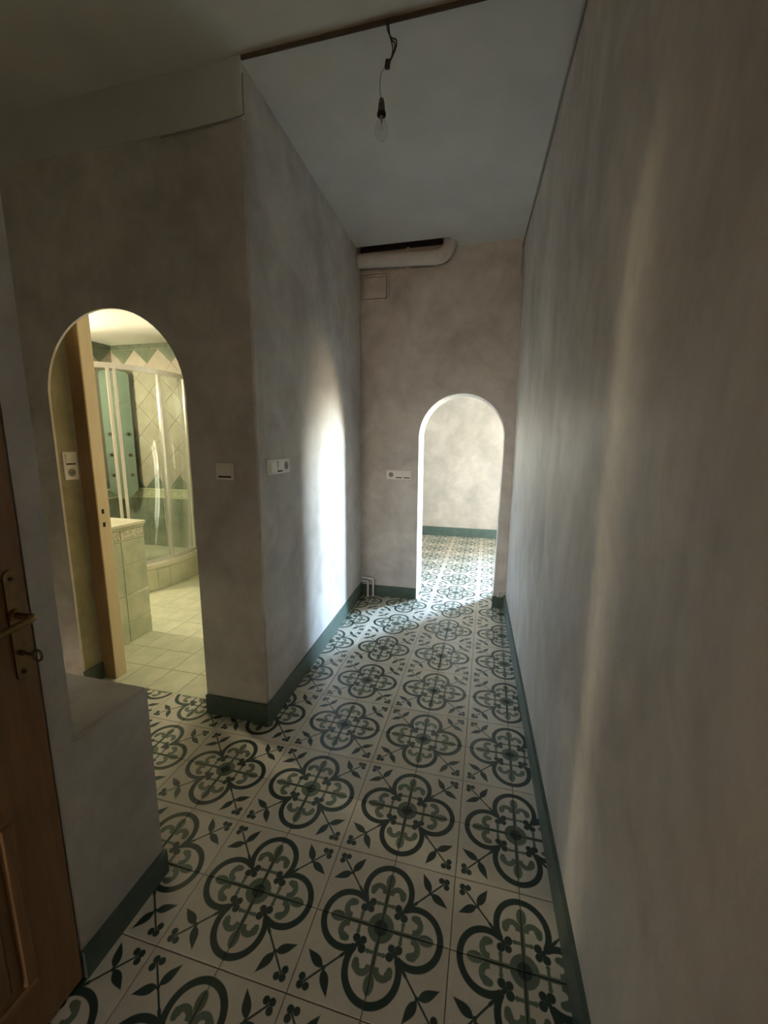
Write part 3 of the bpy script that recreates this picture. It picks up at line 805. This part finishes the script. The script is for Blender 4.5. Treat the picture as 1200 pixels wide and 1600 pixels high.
def onarc(d, off=0): a = math.radians(d); return ACX+(AR+off)*math.cos(a), ACY+(AR+off)*math.sin(a)
post(ACX+AR, BY1-.022, .03, math.pi/2)
post(*onarc(-1), .028, math.pi/2)
post(*onarc(-39.5), .026, math.radians(45)); post(*onarc(-44.5), .026, math.radians(45))
post(*onarc(-89), .028, 0); post(BX0+.018, ACY-AR, .03, 0)
def pane(pts, name='glass_pane'):
    bm = bmesh.new(); A = [bm.verts.new((x, y, GZ0+.025)) for x, y in pts]; B = [bm.verts.new((x, y, GZ1+.005)) for x, y in pts]
    for i in range(len(pts)-1): bm.faces.new((A[i], A[i+1], B[i+1], B[i]))
    o = obj(name, bm, 'glass', sc, smooth=True)
    md = o.modifiers.new('thick', 'SOLIDIFY'); md.thickness = .005; md.offset = 0
    return o
pane([(ACX+AR, BY1-.03), (ACX+AR, ACY+.01)])
pane(arc(ACX, ACY, AR, math.radians(-2), math.radians(-40), 10), 'glass_door')
pane(arc(ACX, ACY, AR, math.radians(-44), math.radians(-88), 10), 'glass_door')
pane([(ACX-.01, ACY-AR), (BX0+.03, ACY-AR)])

sp = thing('shower_column', 'sea green glass shower panel with six jets in the cabin corner', 'shower panel', (-3.295, 2.375, 0), -math.pi/4*3+math.pi/2+math.pi/2)
sp.rotation_euler.z = math.radians(45)
def rounded_panel(w, z0, z1):
    top = [(w/2-.045+.045*math.cos(t), z1-.045+.045*math.sin(t)) for t in [math.pi/2*i/5 for i in range(6)]]
    top += [(-w/2+.045+.045*math.cos(t), z1-.045+.045*math.sin(t)) for t in [math.pi/2+math.pi/2*i/5 for i in range(6)]]
    return top + [(-w/2, z0+.09), (-w/2+.075, z0+.01), (-.03, z0), (.03, z0), (w/2-.075, z0+.01), (w/2, z0+.09)]
bm = bmesh.new(); add_extrude(bm, rounded_panel(.255, .79, 2.09), 'y', -.012, .008)
obj('panel', bm, 'panel_glass', sp)
obj('mount', box(-.06, .06, .008, .09, 1.0, 1.9), 'chrome', sp)
for z in (1.462, 1.245, 1.037):
    for s in (-1, 1):
        bm = bmesh.new(); add_tube(bm, [(s*.082, -.011, z), (s*.082, -.018, z)], .017, 16); add_tube(bm, [(s*.082, -.017, z), (s*.082, -.028, z)], [.009, .006], 10)
        obj('jet', bm, 'iron', sp, smooth=True)
bm = tube([(0, -.012, 1.78), (.0, -.055, 1.78)], .009, 10); add_tube(bm, [(0, -.05, 1.78), (.03, -.06, 1.80)], .006, 8)
obj('hand_shower_hook', bm, 'chrome', sp, smooth=True)
